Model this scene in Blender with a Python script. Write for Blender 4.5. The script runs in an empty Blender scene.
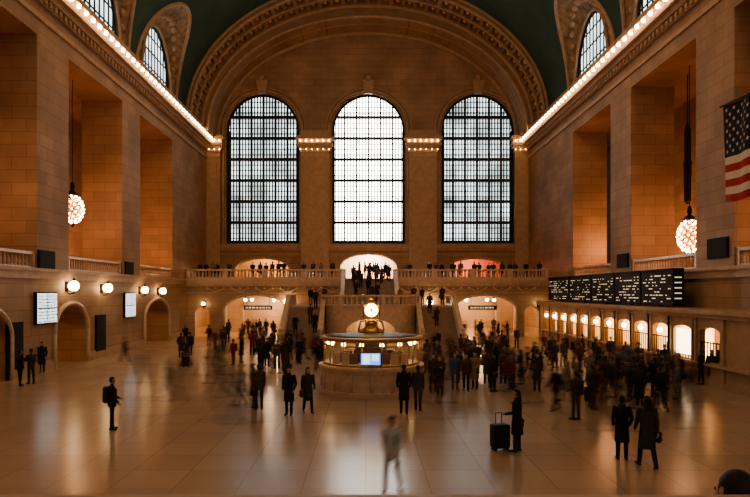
import bpy, math, random
import numpy as np
from mathutils import Vector, Matrix
random.seed(11)
H=4.6; F=640.0; VX=366.0; VY=292.0
def XX(px,Y): return (px-VX)*Y/F
def ZZ(py,Y): return H-(py-VY)*Y/F
def YF(py): return H*F/(py-VY)
XL=-18.6; XR=18.9; YE=75.0; YW=-12.0

# ---------------------------------------------------------------- materials
def pmat(name,col,rough=0.6,metal=0.0,em=None,es=0.0,alpha=None,noise=0.0,nscale=3.0):
    m=bpy.data.materials.new(name); m.use_nodes=True
    nt=m.node_tree; b=nt.nodes['Principled BSDF']
    b.inputs['Base Color'].default_value=(*col,1); b.inputs['Roughness'].default_value=rough
    b.inputs['Metallic'].default_value=metal
    if em: 
        b.inputs['Emission Color'].default_value=(*em,1); b.inputs['Emission Strength'].default_value=es
    if noise>0:
        g=nt.nodes.new('ShaderNodeNewGeometry'); n=nt.nodes.new('ShaderNodeTexNoise'); n.inputs['Scale'].default_value=nscale
        n.inputs['Detail'].default_value=5
        nt.links.new(g.outputs['Position'],n.inputs['Vector'])
        r=nt.nodes.new('ShaderNodeMapRange'); r.inputs['From Min'].default_value=.3; r.inputs['From Max'].default_value=.7
        r.inputs['To Min'].default_value=1-noise; r.inputs['To Max'].default_value=1+noise
        nt.links.new(n.outputs['Fac'],r.inputs['Value'])
        mx=nt.nodes.new('ShaderNodeVectorMath'); mx.operation='SCALE'; mx.inputs[0].default_value=col
        nt.links.new(r.outputs['Result'],mx.inputs['Scale']); nt.links.new(mx.outputs[0],b.inputs['Base Color'])
    if alpha is not None:
        t=nt.nodes.new('ShaderNodeBsdfTransparent'); mix=nt.nodes.new('ShaderNodeMixShader'); mix.inputs[0].default_value=alpha
        out=nt.nodes['Material Output']
        nt.links.new(t.outputs[0],mix.inputs[1]); nt.links.new(b.outputs[0],mix.inputs[2]); nt.links.new(mix.outputs[0],out.inputs['Surface'])
    return m

def stone_mat(name,col,bw=1.7,rh=0.72,var=0.09,rough=0.62,mort=0.018):
    m=bpy.data.materials.new(name); m.use_nodes=True
    nt=m.node_tree; b=nt.nodes['Principled BSDF']; L=nt.links.new
    g=nt.nodes.new('ShaderNodeNewGeometry'); s=nt.nodes.new('ShaderNodeSeparateXYZ'); L(g.outputs['Position'],s.inputs[0])
    a=nt.nodes.new('ShaderNodeMath'); a.operation='ADD'; L(s.outputs['X'],a.inputs[0]); L(s.outputs['Y'],a.inputs[1])
    c=nt.nodes.new('ShaderNodeCombineXYZ'); L(a.outputs[0],c.inputs[0]); L(s.outputs['Z'],c.inputs[1])
    br=nt.nodes.new('ShaderNodeTexBrick'); L(c.outputs[0],br.inputs['Vector'])
    br.inputs['Scale'].default_value=1; br.inputs['Brick Width'].default_value=bw; br.inputs['Row Height'].default_value=rh
    br.inputs['Mortar Size'].default_value=mort; br.inputs['Mortar Smooth'].default_value=.3
    br.inputs['Color1'].default_value=(*[x*(1+var) for x in col],1); br.inputs['Color2'].default_value=(*[x*(1-var) for x in col],1)
    br.inputs['Mortar'].default_value=(*[x*.58 for x in col],1)
    n=nt.nodes.new('ShaderNodeTexNoise'); n.inputs['Scale'].default_value=.35; n.inputs['Detail'].default_value=8; L(g.outputs['Position'],n.inputs['Vector'])
    r=nt.nodes.new('ShaderNodeMapRange'); r.inputs['From Min'].default_value=.3; r.inputs['From Max'].default_value=.7
    r.inputs['To Min'].default_value=.74; r.inputs['To Max'].default_value=1.14; L(n.outputs['Fac'],r.inputs['Value'])
    mx=nt.nodes.new('ShaderNodeVectorMath'); mx.operation='SCALE'; L(br.outputs['Color'],mx.inputs[0]); L(r.outputs['Result'],mx.inputs['Scale'])
    L(mx.outputs[0],b.inputs['Base Color']); b.inputs['Roughness'].default_value=rough
    return m

def floor_mat():
    m=bpy.data.materials.new('marble_floor_mat'); m.use_nodes=True
    nt=m.node_tree; b=nt.nodes['Principled BSDF']; L=nt.links.new
    g=nt.nodes.new('ShaderNodeNewGeometry')
    br=nt.nodes.new('ShaderNodeTexBrick'); L(g.outputs['Position'],br.inputs['Vector']); br.offset=0
    br.inputs['Scale'].default_value=1; br.inputs['Brick Width'].default_value=1.5; br.inputs['Row Height'].default_value=1.5
    br.inputs['Mortar Size'].default_value=.014
    br.inputs['Color1'].default_value=(.50,.375,.27,1); br.inputs['Color2'].default_value=(.44,.325,.23,1); br.inputs['Mortar'].default_value=(.33,.235,.16,1)
    n=nt.nodes.new('ShaderNodeTexNoise'); n.inputs['Scale'].default_value=.2; n.inputs['Detail'].default_value=3; L(g.outputs['Position'],n.inputs['Vector'])
    r=nt.nodes.new('ShaderNodeMapRange'); r.inputs['From Min'].default_value=.2; r.inputs['From Max'].default_value=.8
    r.inputs['To Min'].default_value=.86; r.inputs['To Max'].default_value=1.1; L(n.outputs['Fac'],r.inputs['Value'])
    mx=nt.nodes.new('ShaderNodeVectorMath'); mx.operation='SCALE'; L(br.outputs['Color'],mx.inputs[0]); L(r.outputs['Result'],mx.inputs['Scale'])
    L(mx.outputs[0],b.inputs['Base Color'])
    b.inputs['Roughness'].default_value=.23; b.inputs['Specular IOR Level'].default_value=.62
    return m

def glass_mat(name,col,st,lo=.6,hi=1.2,sc=.5):
    m=bpy.data.materials.new(name); m.use_nodes=True
    nt=m.node_tree; b=nt.nodes['Principled BSDF']; L=nt.links.new
    b.inputs['Base Color'].default_value=(.3,.33,.35,1); b.inputs['Roughness'].default_value=.3
    b.inputs['Emission Color'].default_value=(*col,1)
    g=nt.nodes.new('ShaderNodeNewGeometry'); n=nt.nodes.new('ShaderNodeTexNoise'); n.inputs['Scale'].default_value=sc; n.inputs['Detail'].default_value=4
    L(g.outputs['Position'],n.inputs['Vector'])
    r=nt.nodes.new('ShaderNodeMapRange'); r.inputs['From Min'].default_value=.35; r.inputs['From Max'].default_value=.65
    r.inputs['To Min'].default_value=st*lo; r.inputs['To Max'].default_value=st*hi; L(n.outputs['Fac'],r.inputs['Value'])
    L(r.outputs['Result'],b.inputs['Emission Strength'])
    return m

STONE=stone_mat('limestone_block',(.42,.275,.18))
STONE2=stone_mat('limestone_pale',(.48,.335,.23),var=.05)
TRIM=pmat('limestone_trim',(.48,.33,.22),.55,noise=.12,nscale=2)
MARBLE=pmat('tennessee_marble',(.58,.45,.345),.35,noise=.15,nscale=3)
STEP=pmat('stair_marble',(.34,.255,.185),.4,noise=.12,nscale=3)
FLOOR=floor_mat()
TEAL=pmat('vault_teal',(.045,.09,.07),.8,noise=.2,nscale=.4)
GOLDORN=pmat('gilded_ornament',(.30,.205,.12),.55,noise=.55,nscale=1.8)
SOFF=pmat('soffit_plaster',(.36,.235,.145),.6,noise=.15,nscale=1.2)
BRONZE=pmat('dark_bronze',(.03,.025,.02),.4,.6)
BRASS=pmat('brass',(.50,.33,.14),.35,.9)
BLACK=pmat('black_panel',(.008,.008,.009),.75)
GLC=glass_mat('window_glass_mid',(1,.99,.94),9,.8,1.25)
GLS=glass_mat('window_glass_side',(.84,.97,.97),2.0,.45,1.5,.30)
GLU=glass_mat('window_glass_lunette',(.82,.95,.97),2.0,.7,1.2)
GLW=glass_mat('window_glass_west',(1,.86,.68),1.5)
BULB=pmat('bulb_glow',(1,.8,.5),.5,0,(1,.62,.31),20)
CHB=pmat('chandelier_bulb',(1,.8,.6),.5,0,(1,.50,.27),26)
GLOBE=pmat('globe_glass',(1,.9,.7),.5,0,(1,.66,.34),20)
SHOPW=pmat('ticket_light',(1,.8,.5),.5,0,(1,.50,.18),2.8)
SHOPB=pmat('bright_sign',(1,.95,.8),.5,0,(1,.78,.48),5)
SCREEN=pmat('screen_glow',(.8,.9,.9),.3,0,(.80,.95,1.0),1.3)
SCRBLUE=pmat('screen_blue',(.1,.2,.6),.3,0,(.15,.35,1.0),1.6)
GLYPH=pmat('glyph_glow',(.9,.85,.7),.5,0,(1,.80,.55),.6)
CLOCK=pmat('clock_opal',(1,.9,.6),.3,0,(1,.76,.38),9)
WOOD=pmat('dark_wood',(.06,.035,.02),.5,noise=.2,nscale=4)
CLEAR=pmat('booth_glass',(.6,.6,.55),.1,alpha=.12)

# ---------------------------------------------------------------- mesh builder
class MB:
    def __init__(s): s.v=[];s.f=[];s.m=[];s.s=[]
    def add(s,vs,fs,mi=0,sm=False):
        o=len(s.v); s.v+=[tuple(p) for p in vs]
        for f in fs: s.f.append(tuple(i+o for i in f)); s.m.append(mi); s.s.append(sm)
    def quad(s,a,b,c,d,mi=0): s.add([a,b,c,d],[(0,1,2,3)],mi)
    def box(s,x0,x1,y0,y1,z0,z1,mi=0):
        s.add([(x0,y0,z0),(x1,y0,z0),(x1,y1,z0),(x0,y1,z0),(x0,y0,z1),(x1,y0,z1),(x1,y1,z1),(x0,y1,z1)],
              [(0,3,2,1),(4,5,6,7),(0,1,5,4),(1,2,6,5),(2,3,7,6),(3,0,4,7)],mi)
    def lathe(s,c,prof,n=20,mi=0,sm=True,sx=1,sy=1):
        vs=[];fs=[]
        for r,z in prof:
            for i in range(n):
                t=2*math.pi*i/n; vs.append((c[0]+r*sx*math.cos(t),c[1]+r*sy*math.sin(t),c[2]+z))
        for k in range(len(prof)-1):
            for i in range(n):
                j=(i+1)%n; fs.append((k*n+i,k*n+j,(k+1)*n+j,(k+1)*n+i))
        if prof[0][0]>1e-4: fs.append(tuple(reversed(range(n))))
        if prof[-1][0]>1e-4: fs.append(tuple((len(prof)-1)*n+i for i in range(n)))
        s.add(vs,fs,mi,sm)
    def sphere(s,c,r,mi=0,n=8,k=5,sz=1):
        s.lathe(c,[(max(r*math.sin(math.pi*i/k),1e-5),-r*sz*math.cos(math.pi*i/k)) for i in range(k+1)],n,mi)
    def caps(s,a,b,ra,rb,mi=0,n=10):
        a=Vector(a);b=Vector(b); d=(b-a); L=d.length; d=d.normalized() if L>1e-6 else Vector((0,0,1))
        u=d.orthogonal().normalized(); w=d.cross(u)
        rings=[]
        for t in (-80,-50,-20): rings.append((a+d*(ra*math.sin(math.radians(t))),ra*math.cos(math.radians(t))))
        for t in (20,50,80): rings.append((b+d*(rb*math.sin(math.radians(t))),rb*math.cos(math.radians(t))))
        vs=[];fs=[]
        for p,r in rings:
            for i in range(n):
                q=2*math.pi*i/n; vs.append(p+u*(r*math.cos(q))+w*(r*math.sin(q)))
        for k in range(len(rings)-1):
            for i in range(n):
                j=(i+1)%n; fs.append((k*n+i,k*n+j,(k+1)*n+j,(k+1)*n+i))
        fs.append(tuple(reversed(range(n)))); fs.append(tuple((len(rings)-1)*n+i for i in range(n)))
        s.add(vs,fs,mi,True)
    def tube(s,pts,r,mi=0,n=6):
        for i in range(len(pts)-1):
            s.caps(pts[i],pts[i+1],r,r,mi,n)
    def loft(s,rings,mi=0,n=16):
        vs=[];fs=[]
        for (cx,cy,z,rx,ry) in rings:
            for i in range(n):
                t=2*math.pi*i/n; vs.append((cx+rx*math.cos(t),cy+ry*math.sin(t),z))
        for k in range(len(rings)-1):
            for i in range(n):
                j=(i+1)%n; fs.append((k*n+i,k*n+j,(k+1)*n+j,(k+1)*n+i))
        fs.append(tuple(reversed(range(n)))); fs.append(tuple((len(rings)-1)*n+i for i in range(n)))
        s.add(vs,fs,mi,True)
    def build(s,name,mats,parent=None,loc=None):
        me=bpy.data.meshes.new(name+'_mesh'); me.from_pydata(s.v,[],s.f)
        for m in mats: me.materials.append(m)
        me.polygons.foreach_set('material_index',s.m); me.polygons.foreach_set('use_smooth',s.s); me.update()
        o=bpy.data.objects.new(name,me); bpy.context.scene.collection.objects.link(o)
        if parent: o.parent=parent
        if loc: o.location=loc
        return o
def empty(name,loc=(0,0,0)):
    o=bpy.data.objects.new(name,None); bpy.context.scene.collection.objects.link(o); o.location=loc; o.empty_display_size=.3; return o

def otop(o,u):
    c,w,zb,zs,rise=o
    if rise<=0: return zs
    q=1-((u-c)/(w/2))**2
    return zs+rise*math.sqrt(max(q,0))
def arch_wall(mb,M,u0,u1,z0,topf,ops,d0,d1,mi=0,rev=0,n=20,step=None):
    bp={round(u0,5),round(u1,5)}
    for o in ops:
        c,w,zb,zs,rise=o
        if rise>0:
            for i in range(n+1): bp.add(round(c-w/2*math.cos(math.pi*i/n),5))
        else: bp.add(round(c-w/2,5)); bp.add(round(c+w/2,5))
    if step:
        k=int((u1-u0)/step)
        for i in range(1,k): bp.add(round(u0+(u1-u0)*i/k,5))
    bp=sorted(b for b in bp if u0-1e-4<=b<=u1+1e-4)
    for a,b in zip(bp,bp[1:]):
        if b-a<1e-4: continue
        mid=(a+b)/2
        act=sorted([o for o in ops if abs(mid-o[0])<o[1]/2],key=lambda o:o[2])
        lo=(z0,z0)
        segs=[]
        for o in act:
            segs.append((lo,(o[2],o[2])))
            if o[2]>z0+1e-3: mb.quad(M(a,d0,o[2]),M(b,d0,o[2]),M(b,d1,o[2]),M(a,d1,o[2]),rev)
            lo=(otop(o,a),otop(o,b))
            mb.quad(M(a,d0,lo[0]),M(b,d0,lo[1]),M(b,d1,lo[1]),M(a,d1,lo[0]),rev)
        segs.append((lo,(topf(a),topf(b))))
        for (l,h) in segs:
            if h[0]-l[0]<1e-3 and h[1]-l[1]<1e-3: continue
            for d in (d0,d1): mb.quad(M(a,d,l[0]),M(b,d,l[1]),M(b,d,h[1]),M(a,d,h[0]),mi)
        h=(topf(a),topf(b)); mb.quad(M(a,d0,h[0]),M(b,d0,h[1]),M(b,d1,h[1]),M(a,d1,h[0]),mi)
    for o in ops:
        for sgn in (-1,1):
            u=o[0]+sgn*o[1]/2
            mb.quad(M(u,d0,o[2]),M(u,d1,o[2]),M(u,d1,o[3]),M(u,d0,o[3]),rev)
    for u in (u0,u1): mb.quad(M(u,d0,z0),M(u,d1,z0),M(u,d1,topf(u)),M(u,d0,topf(u)),mi)

MEnd=lambda u,d,z:(u,YE+d,z)
ML=lambda u,d,z:(XL-d,u,z)
MR=lambda u,d,z:(XR+d,u,z)

# ---------------------------------------------------------------- shell
mb=MB(); mb.box(-28,28,YW-1,88,-.3,0); mb.build('floor',[FLOOR])

BL=[44.45+12.65*k for k in (-4,-3,-2,-1,0,1)]
BR=[41.15+12.8*k for k in (-4,-3,-2,-1,0,1)]
LINT=19.2; GF=5.9
for side,B,M,nm in ((-1,BL,ML,'left'),(1,BR,MR,'right')):
    ops=[(c,8.8 if side<0 else 9.0,GF,LINT,0) for c in B if c-4.5>YW]
    if side<0: ops+=[(40.4,4.2,0,2.2,1.5),(57,6.4,0,2.3,1.5),(31,4.5,0,2.2,1.5),(18,5,0,2.2,1.5)]
    mb=MB(); arch_wall(mb,M,YW,YE,0,lambda u:22.0,ops,0,3.1)
    mb.build('wall_'+nm,[STONE])
    mb=MB(); x0=XL-3.1 if side<0 else XR+3.1; x1=-27 if side<0 else 27
    a,b=min(x0,x1),max(x0,x1)
    mb.box(a,b,YW,YE,5.5,GF); mb.box(a,b,YW,YE,20.5,21); mb.box(x1-.2,x1+.2,YW,YE,0,21)
    mb.build('wall_gallery_'+nm,[STONE])
    mb=MB(); lops=[(c,7.4,22.9,22.9,5.1) for c in B]
    lops=[o for o in lops if o[0]-4>YW]
    arch_wall(mb,M,YW,66,22.0,lambda u:31.5,lops,.12,.5)
    mb.build('wall_clerestory_'+nm,[SOFF])
    # cornice
    mb=MB(); s=side; xw=XL if s<0 else XR
    def bx(p,z0,z1,y0=YW,y1=YE-.0,mi=0):
        xa,xb=(xw-.05,xw+p) if s<0 else (xw-p,xw+.05)
        mb.box(xa,xb,y0,y1,z0,z1,mi)
    bx(.12,20.1,20.4); bx(.22,21.0,21.4); bx(.45,21.4,21.75); bx(.75,21.75,22.1); bx(.95,22.4,22.75); bx(.6,22.1,22.4); bx(.35,22.75,23.0)
    y=YW+.4
    while y<YE-.4:
        xa,xb=(xw,xw+.36) if s<0 else (xw-.36,xw); mb.box(xa,xb,y,y+.28,21.05,21.38); y+=.6
    mb.build('cornice_'+nm,[TRIM])
    mb=MB(); y=YW+.5
    while y<YE-.8:
        mb.sphere((xw-s*.9,y,22.22),.155,0,8,4); y+=1.02
    mb.build('cornice_light_bulbs_'+nm,[BULB])
    mb=MB()
    def cut(z0,z1,p,holes):
        ys=YW
        for h0,h1 in sorted(holes)+[(YE,YE)]:
            if h0>ys:
                xa,xb=(xw-.02,xw+p) if s<0 else (xw-p,xw+.02); mb.box(xa,xb,ys,h0,z0,z1)
            ys=max(ys,h1)
    holes=[(o[0]-o[1]/2,o[0]+o[1]/2) for o in ops if o[2]==0]
    cut(0,.5,.12,holes); cut(.5,.62,.07,holes); cut(5.35,5.75,.14,[]); cut(5.75,5.95,.26,[])
    mb.build('baseboard_'+nm,[TRIM])
    # lunette windows
    mb=MB()
    for c in B:
        if c-4<YW: continue
        pts=[M(c-3.7*math.cos(math.pi*i/20),.3,22.9+5.1*math.sin(math.pi*i/20)) for i in range(21)]
        mb.add(pts,[tuple(range(21))],0)
        for k in range(-4,5):
            u=c+k*.8; zt=22.9+5.1*math.sqrt(max(0,1-((u-c)/3.7)**2)); th=.10
            p=M(u-th,.23,22.9);q=M(u+th,.28,zt)
            mb.box(min(p[0],q[0]),max(p[0],q[0]),p[1],q[1],22.9,zt,1)
        for z in (24.2,25.6,26.9):
            hw=3.7*math.sqrt(1-((z-22.9)/5.1)**2); p=M(c-hw,.22,0);q=M(c+hw,.28,0)
            mb.box(min(p[0],q[0]),max(p[0],q[0]),c-hw,c+hw,z-.06,z+.06,1)
        mb.tube([M(c-3.7*math.cos(math.pi*i/20),.22,22.9+5.1*math.sin(math.pi*i/20)) for i in range(21)],.12,1)
    mb.build('window_lunettes_'+nm,[GLU,BRONZE])

# vault
X0=.15; A=18.75; ZC=22.6; Bv=14.2
def ell(t,a,b): return (X0+a*math.cos(t),ZC+b*math.sin(t))
TR,TH=5.5,7.3
mb=MB(); ny=int((66-YW)/.3); nt_=110
vs=[];fs=[]
for j in range(ny+1):
    y=YW+(66-YW)*j/ny
    for i in range(nt_+1):
        x,z=ell(math.pi*i/nt_,A,Bv); vs.append((x,y,z))
for j in range(ny):
    y=YW+(66-YW)*(j+.5)/ny
    for i in range(nt_):
        x,z=ell(math.pi*(i+.5)/nt_,A,Bv)
        B=BR if x>0 else BL
        if any(((y-c)/TR)**2+((z-ZC)/TH)**2<1 for c in B): continue
        a=j*(nt_+1)+i; fs.append((a,a+1,a+nt_+2,a+nt_+1))
mb.add(vs,fs,0,True); mb.build('ceiling',[TEAL])
mb=MB()
for side,B in ((-1,BL),(1,BR)):
    for c in B:
        n=36; ro=[];ri=[];rm=[]
        for i in range(n+1):
            t=math.pi*i/n
            y=c+TR*math.cos(t); z=ZC+TH*math.sin(t); x=X0+side*A*math.sqrt(max(0,1-((z-ZC)/Bv)**2))
            ro.append((x,y,z)); xi=(XL-.1) if side<0 else (XR+.1)
            ri.append((xi,c+4.0*math.cos(t),ZC+5.6*math.sin(t)))
            rm.append(tuple(.5*ro[-1][k]+.5*ri[-1][k] + (side*.25 if k==0 else .0) for k in range(3)))
        for P,Q,mi in ((ro,rm,0),(rm,ri,0)):
            mb.add(P+Q,[(i,i+1,n+2+i,n+1+i) for i in range(n)],mi,True)
        mb.tube(ro,.2,1); mb.tube([(p[0]-side*.1,p[1],p[2]) for p in ri],.16,1)
        for i in range(2,n-1,2): mb.sphere((rm[i][0]-side*.02,rm[i][1],rm[i][2]),.32,1,8,4)
mb.build('ceiling_lunette_vaults',[GOLDORN,TRIM])

# end arch
mb=MB(); n=72
def strip(y0,a0,b0,y1,a1,b1,mi,sm=True):
    P=[];Q=[]
    for i in range(n+1):
        x,z=ell(math.pi*i/n,a0,b0);P.append((x,y0,z)); x,z=ell(math.pi*i/n,a1,b1);Q.append((x,y1,z))
    mb.add(P+Q,[(i,i+1,n+2+i,n+1+i) for i in range(n)],mi,sm)
def rib(y,a,b,r,mi=1):
    mb.tube([(ell(math.pi*i/n,a,b)[0],y,ell(math.pi*i/n,a,b)[1]) for i in range(n+1)],r,mi,8)
a1,b1=18.3,13.6; a2,b2=17.6,12.4
strip(66,A+.3,Bv+.3,66,a1,b1,0)
nc=44; ys=[66.25,68.35,70.45]
for j in range(2):
    ya,yb=ys[j],ys[j+1]
    for i in range(nc):
        t0=math.pi*i/nc;t1=math.pi*(i+1)/nc; e=.16
        def P(f,g,off):
            t=t0+(t1-t0)*f; x,z=ell(t,a1+off,b1+off); return (x,ya+(yb-ya)*g,z)
        o=[P(0,0,0),P(1,0,0),P(1,1,0),P(0,1,0)]; q=[P(e,e,0),P(1-e,e,0),P(1-e,1-e,0),P(e,1-e,0)]
        r=[P(e,e,.4),P(1-e,e,.4),P(1-e,1-e,.4),P(e,1-e,.4)]
        mb.add(o+q+r,[(0,1,5,4),(1,2,6,5),(2,3,7,6),(3,0,4,7),(4,5,9,8),(5,6,10,9),(6,7,11,10),(7,4,8,11)],0)
        mb.add(r,[(0,1,2,3)],2)
        c=P(.5,.5,.3); mb.sphere(c,.26,4,8,4)
strip(70.45,a1,b1,70.45,a2,b2,0); strip(66,a1,b1,66.25,a1,b1,0)
strip(70.45,a2,b2,75.05,a2,b2,3)
for y,a,b,r in ((65.95,A-.1,Bv-.1,.16),(66.1,a1,b1,.2),(68.35,a1,b1,.09),(70.4,a1-.1,b1-.1,.22),(70.5,a2,b2,.2),(72.6,a2,b2,.09),(74.9,a2-.1,b2-.1,.28)):
    rib(y,a,b,r)
mb.build('trim_end_arch',[SOFF,TRIM,GOLDORN,STONE2,pmat('gilt_rosette',(.8,.5,.22),.35,.5)])

# end wall
WC=[-12.1,.3,13.1]; WW=8.5; WZ=10.3; WS=23.55
ops=[(c,WW,WZ,WS,WW/2) for c in WC]
DC=[(-12.2,6.2,6.0,7.3,1.2),(.3,6.5,6.0,7.5,1.5),(13.0,6.4,6.0,7.4,1.1)]
ops+=DC
mb=MB()
topf=lambda u: ZC+12.7*math.sqrt(max(0,1-((u-X0)/19.0)**2)) if abs(u-X0)<19 else ZC
arch_wall(mb,MEnd,XL,XR,6.0,topf,ops,0,1.2,step=.8)
mb.build('wall_end',[STONE])
mb=MB(); arch_wall(mb,MEnd,XL-8.4,XR+8.1,0,lambda u:6.0,[(-11.4,6,0,2.8,1.2),(12.3,6,0,2.8,1.2)],0,.8); mb.build('wall_end_lower',[STONE2])
mb=MB(); mb.box(-20,20,83,83.3,0,12,0); mb.box(-20,20,76.2,83,9.6,9.9,0); mb.box(-20,20,75.8,83,5.6,5.95,0)
for x in (-17,-7,6.5,18): mb.box(x-.3,x+.3,76.2,83,0,9.6,0)
mb.build('wall_passage_rooms',[STONE2])
mb=MB()
for c in WC:
    for off,dp,r in ((.35,.12,.16),(.75,.05,.12)):
        R=WW/2+off
        pts=[(c-R,YE-dp,WZ-.2)]+[(c-R*math.cos(math.pi*i/24),YE-dp,WS+R*math.sin(math.pi*i/24)) for i in range(25)]+[(c+R,YE-dp,WZ-.2)]
        mb.tube(pts,r,0,8)
    mb.add([(c-.45,YE-.5,WS+WW/2-.05),(c+.45,YE-.5,WS+WW/2-.05),(c+.7,YE-.6,WS+WW/2+1.5),(c-.7,YE-.6,WS+WW/2+1.5),
            (c-.45,YE,WS+WW/2-.05),(c+.45,YE,WS+WW/2-.05),(c+.7,YE,WS+WW/2+1.5),(c-.7,YE,WS+WW/2+1.5)],
           [(0,1,2,3),(0,3,7,4),(1,2,6,5),(3,2,6,7),(0,1,5,4)])
    mb.sphere((c,YE-.6,WS+WW/2+1.75),.4,0,10,6)
mb.box(XL,XR,YE-.35,YE+.02,9.75,10.15); mb.box(XL,XR,YE-.2,YE+.02,9.45,9.75)
mb.box(XL,XR,YE-.12,YE+.02,8.95,9.1)
for c,w,zb,zs,rise in DC:
    mb.tube([(c-w/2-.15,YE-.05,6.0)]+[(c-(w/2+.15)*math.cos(math.pi*i/16),YE-.05,zs+(rise+.15)*math.sin(math.pi*i/16)) for i in range(17)]+[(c+w/2+.15,YE-.05,6.0)],.14,0,6)
mb.build('trim_end_wall',[TRIM])
for (c,w) in ((-5.95,3.5),(6.65,3.5),(-17.9,2.0),(18.2,1.9)):
    p=empty('pilaster',(c,YE,0)); m2=MB(); h=w/2-.1
    m2.box(-h,h,-.55,0,6.0,20.9); m2.box(-h-.12,h+.12,-.7,0,6.0,6.9); m2.box(-h+.35,h-.35,-.62,-.5,10.6,20.2)
    for z0,z1,e in ((20.3,20.5,.08),(20.9,21.3,.12),(21.3,21.6,.3),(21.6,21.9,.45),(22.3,22.6,.55),(22.6,22.8,.4)):
        m2.box(-h-e,h+e,-.55-e,0,z0,z1)
    m2.box(-h-.3,h+.3,-.8,0,21.9,22.3); m2.box(-h,h,-.35,0,22.8,23.5)
    m2.build('shaft',[TRIM],p)
    m3=MB(); k=int(2*h/.55)
    for i in range(k+1): m3.sphere((-h+2*h*i/k,-.98,22.12),.10,0,8,4)
    for i in range(k+1): m3.sphere((-h+2*h*i/k,-.85,21.15),.05,0,6,4)
    m3.build('capital_bulbs',[BULB],p)

# windows
def big_window(name,c,gl,dens):
    m=MB(); n=32; R=WW/2
    pts=[(c-R,YE+.8,WZ)]+[(c-R*math.cos(math.pi*i/n),YE+.8,WS+R*math.sin(math.pi*i/n)) for i in range(n+1)]+[(c+R,YE+.8,WZ)]
    m.add(pts,[tuple(range(len(pts)))],0)
    N=24
    for k in range(1,N):
        u=c-R+2*R*k/N; zt=WS+math.sqrt(max(0,R*R-(u-c)**2)); th=.042*dens; dp=.15
        if k%4==0: th=.075*dens; dp=.3
        m.box(u-th,u+th,YE+.75-dp,YE+.75,WZ,zt,1)
    z=WZ+.62; i=1
    while z<WS+R-.2:
        hw=R if z<WS else math.sqrt(R*R-(z-WS)**2); th=.026*dens; dp=.1
        if i%4==0: th=.13*(.6+.4*dens); dp=.45
        m.box(c-hw,c+hw,YE+.75-dp,YE+.75,z-th,z+th,1)
        if i%4==0: m.box(c-hw,c+hw,YE+.3,YE+.34,z+.35,z+.42,1)
        z+=.62; i+=1
    m.tube([(p[0],YE+.45,p[2]) for p in pts],.26,1,8)
    m.box(c-R,c+R,YE+.2,YE+.75,WZ,WZ+.35,1)
    m.box(c-R,c-R+.28,YE+.3,YE+.75,WZ,WS,1); m.box(c+R-.28,c+R,YE+.3,YE+.75,WZ,WS,1)
    m.build(name,[gl,BRONZE])
big_window('window_1',WC[0],GLS,1.75); big_window('window_2',WC[1],GLC,1.25); big_window('window_3',WC[2],GLS,1.75)

# west wall (behind the camera)
mb=MB(); MW=lambda u,d,z:(u,YW-d,z)
arch_wall(mb,MW,XL,XR,0,lambda u: ZC+14.6*math.sqrt(max(0,1-((u-X0)/19.0)**2)) if abs(u-X0)<19 else ZC,[(c,WW,WZ,WS,WW/2) for c in WC],0,1.0,step=.8)
mb.build('wall_west',[STONE])
mb=MB()
for c in WC:
    R=WW/2; pts=[(c-R,YW-.6,WZ)]+[(c-R*math.cos(math.pi*i/24),YW-.6,WS+R*math.sin(math.pi*i/24)) for i in range(25)]+[(c+R,YW-.6,WZ)]
    mb.add(pts,[tuple(range(len(pts)))],0)
    for k in range(1,8): 
        u=c-R+2*R*k/8; mb.box(u-.08,u+.08,YW-.55,YW-.4,WZ,WS+math.sqrt(max(0,R*R-(u-c)**2)),1)
mb.build('window_4',[GLW,BRONZE])
mb=MB(); mb.box(-9,9,YW+.05,1.0,2.8,3.05); mb.box(-9,9,1.0,1.35,0,4.06); mb.box(-9,9,.94,1.4,4.06,4.157)
mb.build('parapet',[TRIM])
mb=MB(); mb.box(-6,6,1.4,4.2,0,1.99)
for i in range(11): mb.box(-6,6,4.2+i*.3,4.2+(i+1)*.3,0,1.99-(i+1)*.166)
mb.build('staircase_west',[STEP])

# ---------------------------------------------------------------- balustrades
PROF=[(.10,0),(.10,.06),(.06,.1),(.095,.25),(.075,.38),(.045,.52),(.06,.58),(.09,.62),(.09,.66)]
def balus(mb,a,b,h=.95,th=.17,ped=4.2,sp=.36,first=True,last=True):
    a=Vector(a);b=Vector(b); d=b-a; L=math.hypot(d.x,d.y); 
    if L<.01: return
    e=Vector((d.x/L,d.y/L,0)); nrm=Vector((-e.y,e.x,0)); sl=d.z/L
    def bar(s0,s1,z0,z1,t):
        vs=[]
        for s_,k in ((s0,-1),(s0,1),(s1,1),(s1,-1)):
            for z in (z0,z1):
                p=a+e*s_+nrm*(t*k); vs.append((p.x,p.y,a.z+sl*s_+z))
        mb.add(vs,[(0,2,4,6),(1,7,5,3),(0,1,3,2),(2,3,5,4),(4,5,7,6),(6,7,1,0)])
    bar(0,L,0,.12,th); bar(0,L,h-.16,h,th+.03)
    npd=max(1,round(L/ped))
    for i in range(npd+1):
        if (i==0 and not first) or (i==npd and not last): continue
        s_=L*i/npd; s0=max(0,s_-.25); s1=min(L,s_+.25); bar(s0,s1,-.02,h+.04,th+.05)
    k=int(L/sp); sc=(h-.28)/.66
    for i in range(k):
        s_=(i+.5)*L/k; p=a+e*s_
        mb.lathe((p.x,p.y,a.z+sl*s_+.12),[(r*1.05,z*sc) for r,z in PROF],6)
mb=MB()
for c in BL:
    if c>10: balus(mb,(XL-.3,c-4.35,GF+.02),(XL-.3,c+4.35,GF+.02),ped=8.8)
mb.build('balustrade_left_gallery',[MARBLE])
mb=MB()
for c in BR:
    if c>10: balus(mb,(XR+.3,c-4.45,GF+.02),(XR+.3,c+4.45,GF+.02),ped=9)
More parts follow.
